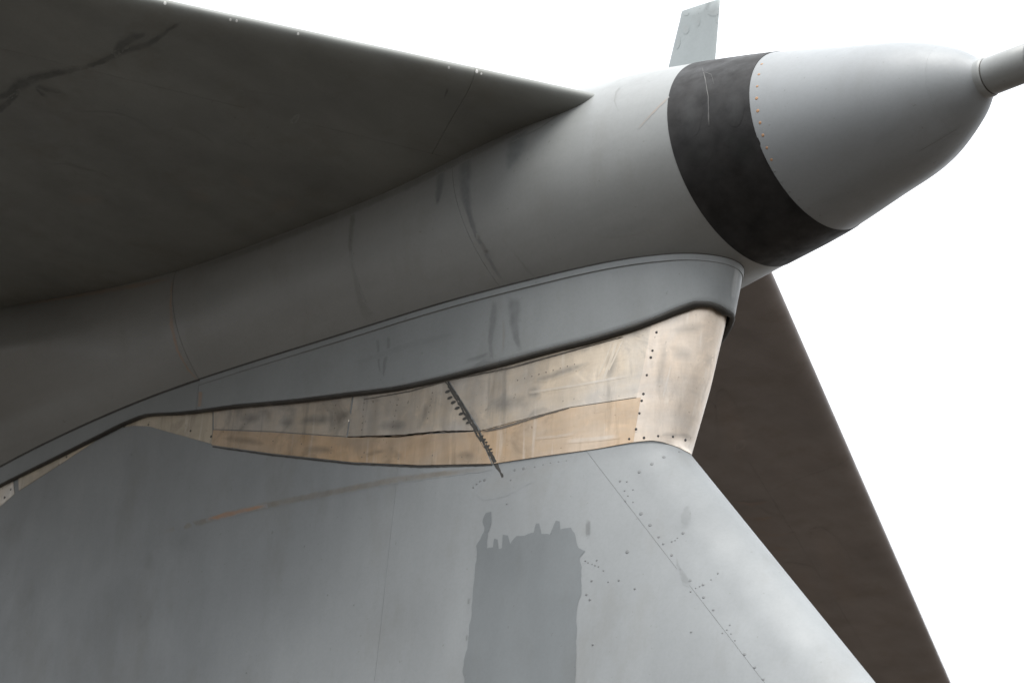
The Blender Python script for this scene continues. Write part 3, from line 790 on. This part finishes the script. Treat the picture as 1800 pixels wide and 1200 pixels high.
smudge([(350, 345, 30, 14, 20), (150, 350, 40, 14, 0), (500, 360, 30, 16, -10), (430, 318, 24, 12, 30)], ST_RUST, .10, .0024, SF_WR, SR, 'rust_smudge')
for (x, y, r) in [(290, 6, 2.6), (405, 35, 2), (416, 37, 2), (524, 60, 2), (789, 119, 2), (838, 126, 2.6), (846, 130, 1.6)]:
    decal('paint_chip', SF_WR, ellipse(x, y, r, r*1.3), ST_PALE, SR, .0022, 4, amax=.9)
for pts in [[(1300, 905), (1330, 912), (1362, 908)], [(1330, 930), (1360, 940), (1400, 936)], [(1358, 960), (1392, 968)], [(1290, 880), (1320, 886), (1352, 880)]]:
    if len(pts) == 2: pts = [pts[0], ((pts[0][0]+pts[1][0])/2, (pts[0][1]+pts[1][1])/2), pts[1]]
    wst(pts, [3, 8, 3], ST_RUST, .22, SF_WL, SL, 2)
smudge([(1330, 940, 60, 50, 30), (1420, 1050, 40, 70, -25), (1290, 760, 26, 70, -15), (1470, 1000, 30, 80, -25)], ST_RUST, .10, .0024, SF_WL, SL, 'rust_smudge')

# ---- blade antenna on top of the bullet
def blade():
    lev = [(.50, -.672, -.266), (.70, -.624, -.262), (.90, -.575, -.256), (1.02, -.546, -.252), (1.074, -.536, -.2505), (1.083, -.530, -.258)]
    V = []; n = 24
    for k, (z, xt, xl) in enumerate(lev):
        th = .017*(1 if k < 5 else .4)
        for i in range(n):
            a = 2*math.pi*i/n; c = math.cos(a); f = (c+1)/2
            x = xt+(xl-xt)*f; zz = z + (-.027*(f-.5) if z > .8 else 0)
            V.append((x, th*math.sin(a)*(.35+.65*f), zz))
    F = []
    for k in range(len(lev)-1):
        for i in range(n):
            j = (i+1) % n; F.append((k*n+i, k*n+j, (k+1)*n+j, (k+1)*n+i))
    F.append(tuple((len(lev)-1)*n+i for i in range(n)))
    o = mesh('blade_antenna', V, F, PAINT_A, tail, True, 'pale grey blade antenna standing on top of the bullet')
    m = o.modifiers.new('e', 'EDGE_SPLIT'); m.split_angle = math.radians(40)
    return o
AN = blade()
SF_AN = Surf([v.co for v in AN.data.vertices], [tuple(p.vertices) for p in AN.data.polygons][:-1])
V = []; F = []
for k, (z, gx) in enumerate(((.55, 0), (.668, 0), (.674, -.006))):
    for i in range(24):
        a = 2*math.pi*i/24; x = -.44+(.215+gx)*math.cos(a); y = (.05+gx)*math.sin(a)
        V.append((x, y, (fZ(x)+fR(x)+(.004 if k == 1 else .007)) if k else .5))
for k in range(2):
    for i in range(24): F.append((k*24+i, k*24+(i+1) % 24, (k+1)*24+(i+1) % 24, (k+1)*24+i))
F.append(tuple(48+i for i in range(24)))
mesh('base_plate', V, F, PAINT_A, AN, False)
smudge([(1254, 22, 9, 7, 0), (1262, 32, 4, 9, 0), (1206, 24, 5, 4, 0), (1228, 38, 2.5, 8, 5), (1205, 50, 7, 9, 0), (1192, 76, 4, 10, 10)], ST_SMUDGE, .35, .0015, SF_AN, AN, 'grime_smudge')

# ---- nose probe
def lathe(name, prof, zc, mat, parent, n=48, label=None, slope=0):
    V = [(x, r*math.sin(2*math.pi*i/n), zc+slope*(x-1.56)+r*math.cos(2*math.pi*i/n)) for x, r in prof for i in range(n)]
    F = [(k*n+i, (k+1)*n+i, (k+1)*n+(i+1) % n, k*n+(i+1) % n) for k in range(len(prof)-1) for i in range(n)]
    F.append(tuple((len(prof)-1)*n+i for i in range(n)))
    return mesh(name, V, F, mat, parent, True, label)
PR = lathe('nose_probe', [(1.50, .05), (1.60, .095), (1.608, .0965), (1.85, .094), (1.853, .090), (1.857, .090), (1.86, .094), (2.4, .090), (3.2, .075), (3.5, .05), (3.52, .0)], -.077, PAINT_B, tail, label='grey tubular probe extending from the tip of the nose')
lathe('collar', [(1.50, .10), (1.545, .1035), (1.578, .102), (1.588, .0985), (1.590, .09)], -.077, PAINT_B, PR)
lathe('groove', [(1.585, .085), (1.586, .0935), (1.604, .0935), (1.605, .085)], -.077, GAP, PR)

S.render.resolution_x = 1024; S.render.resolution_y = 682
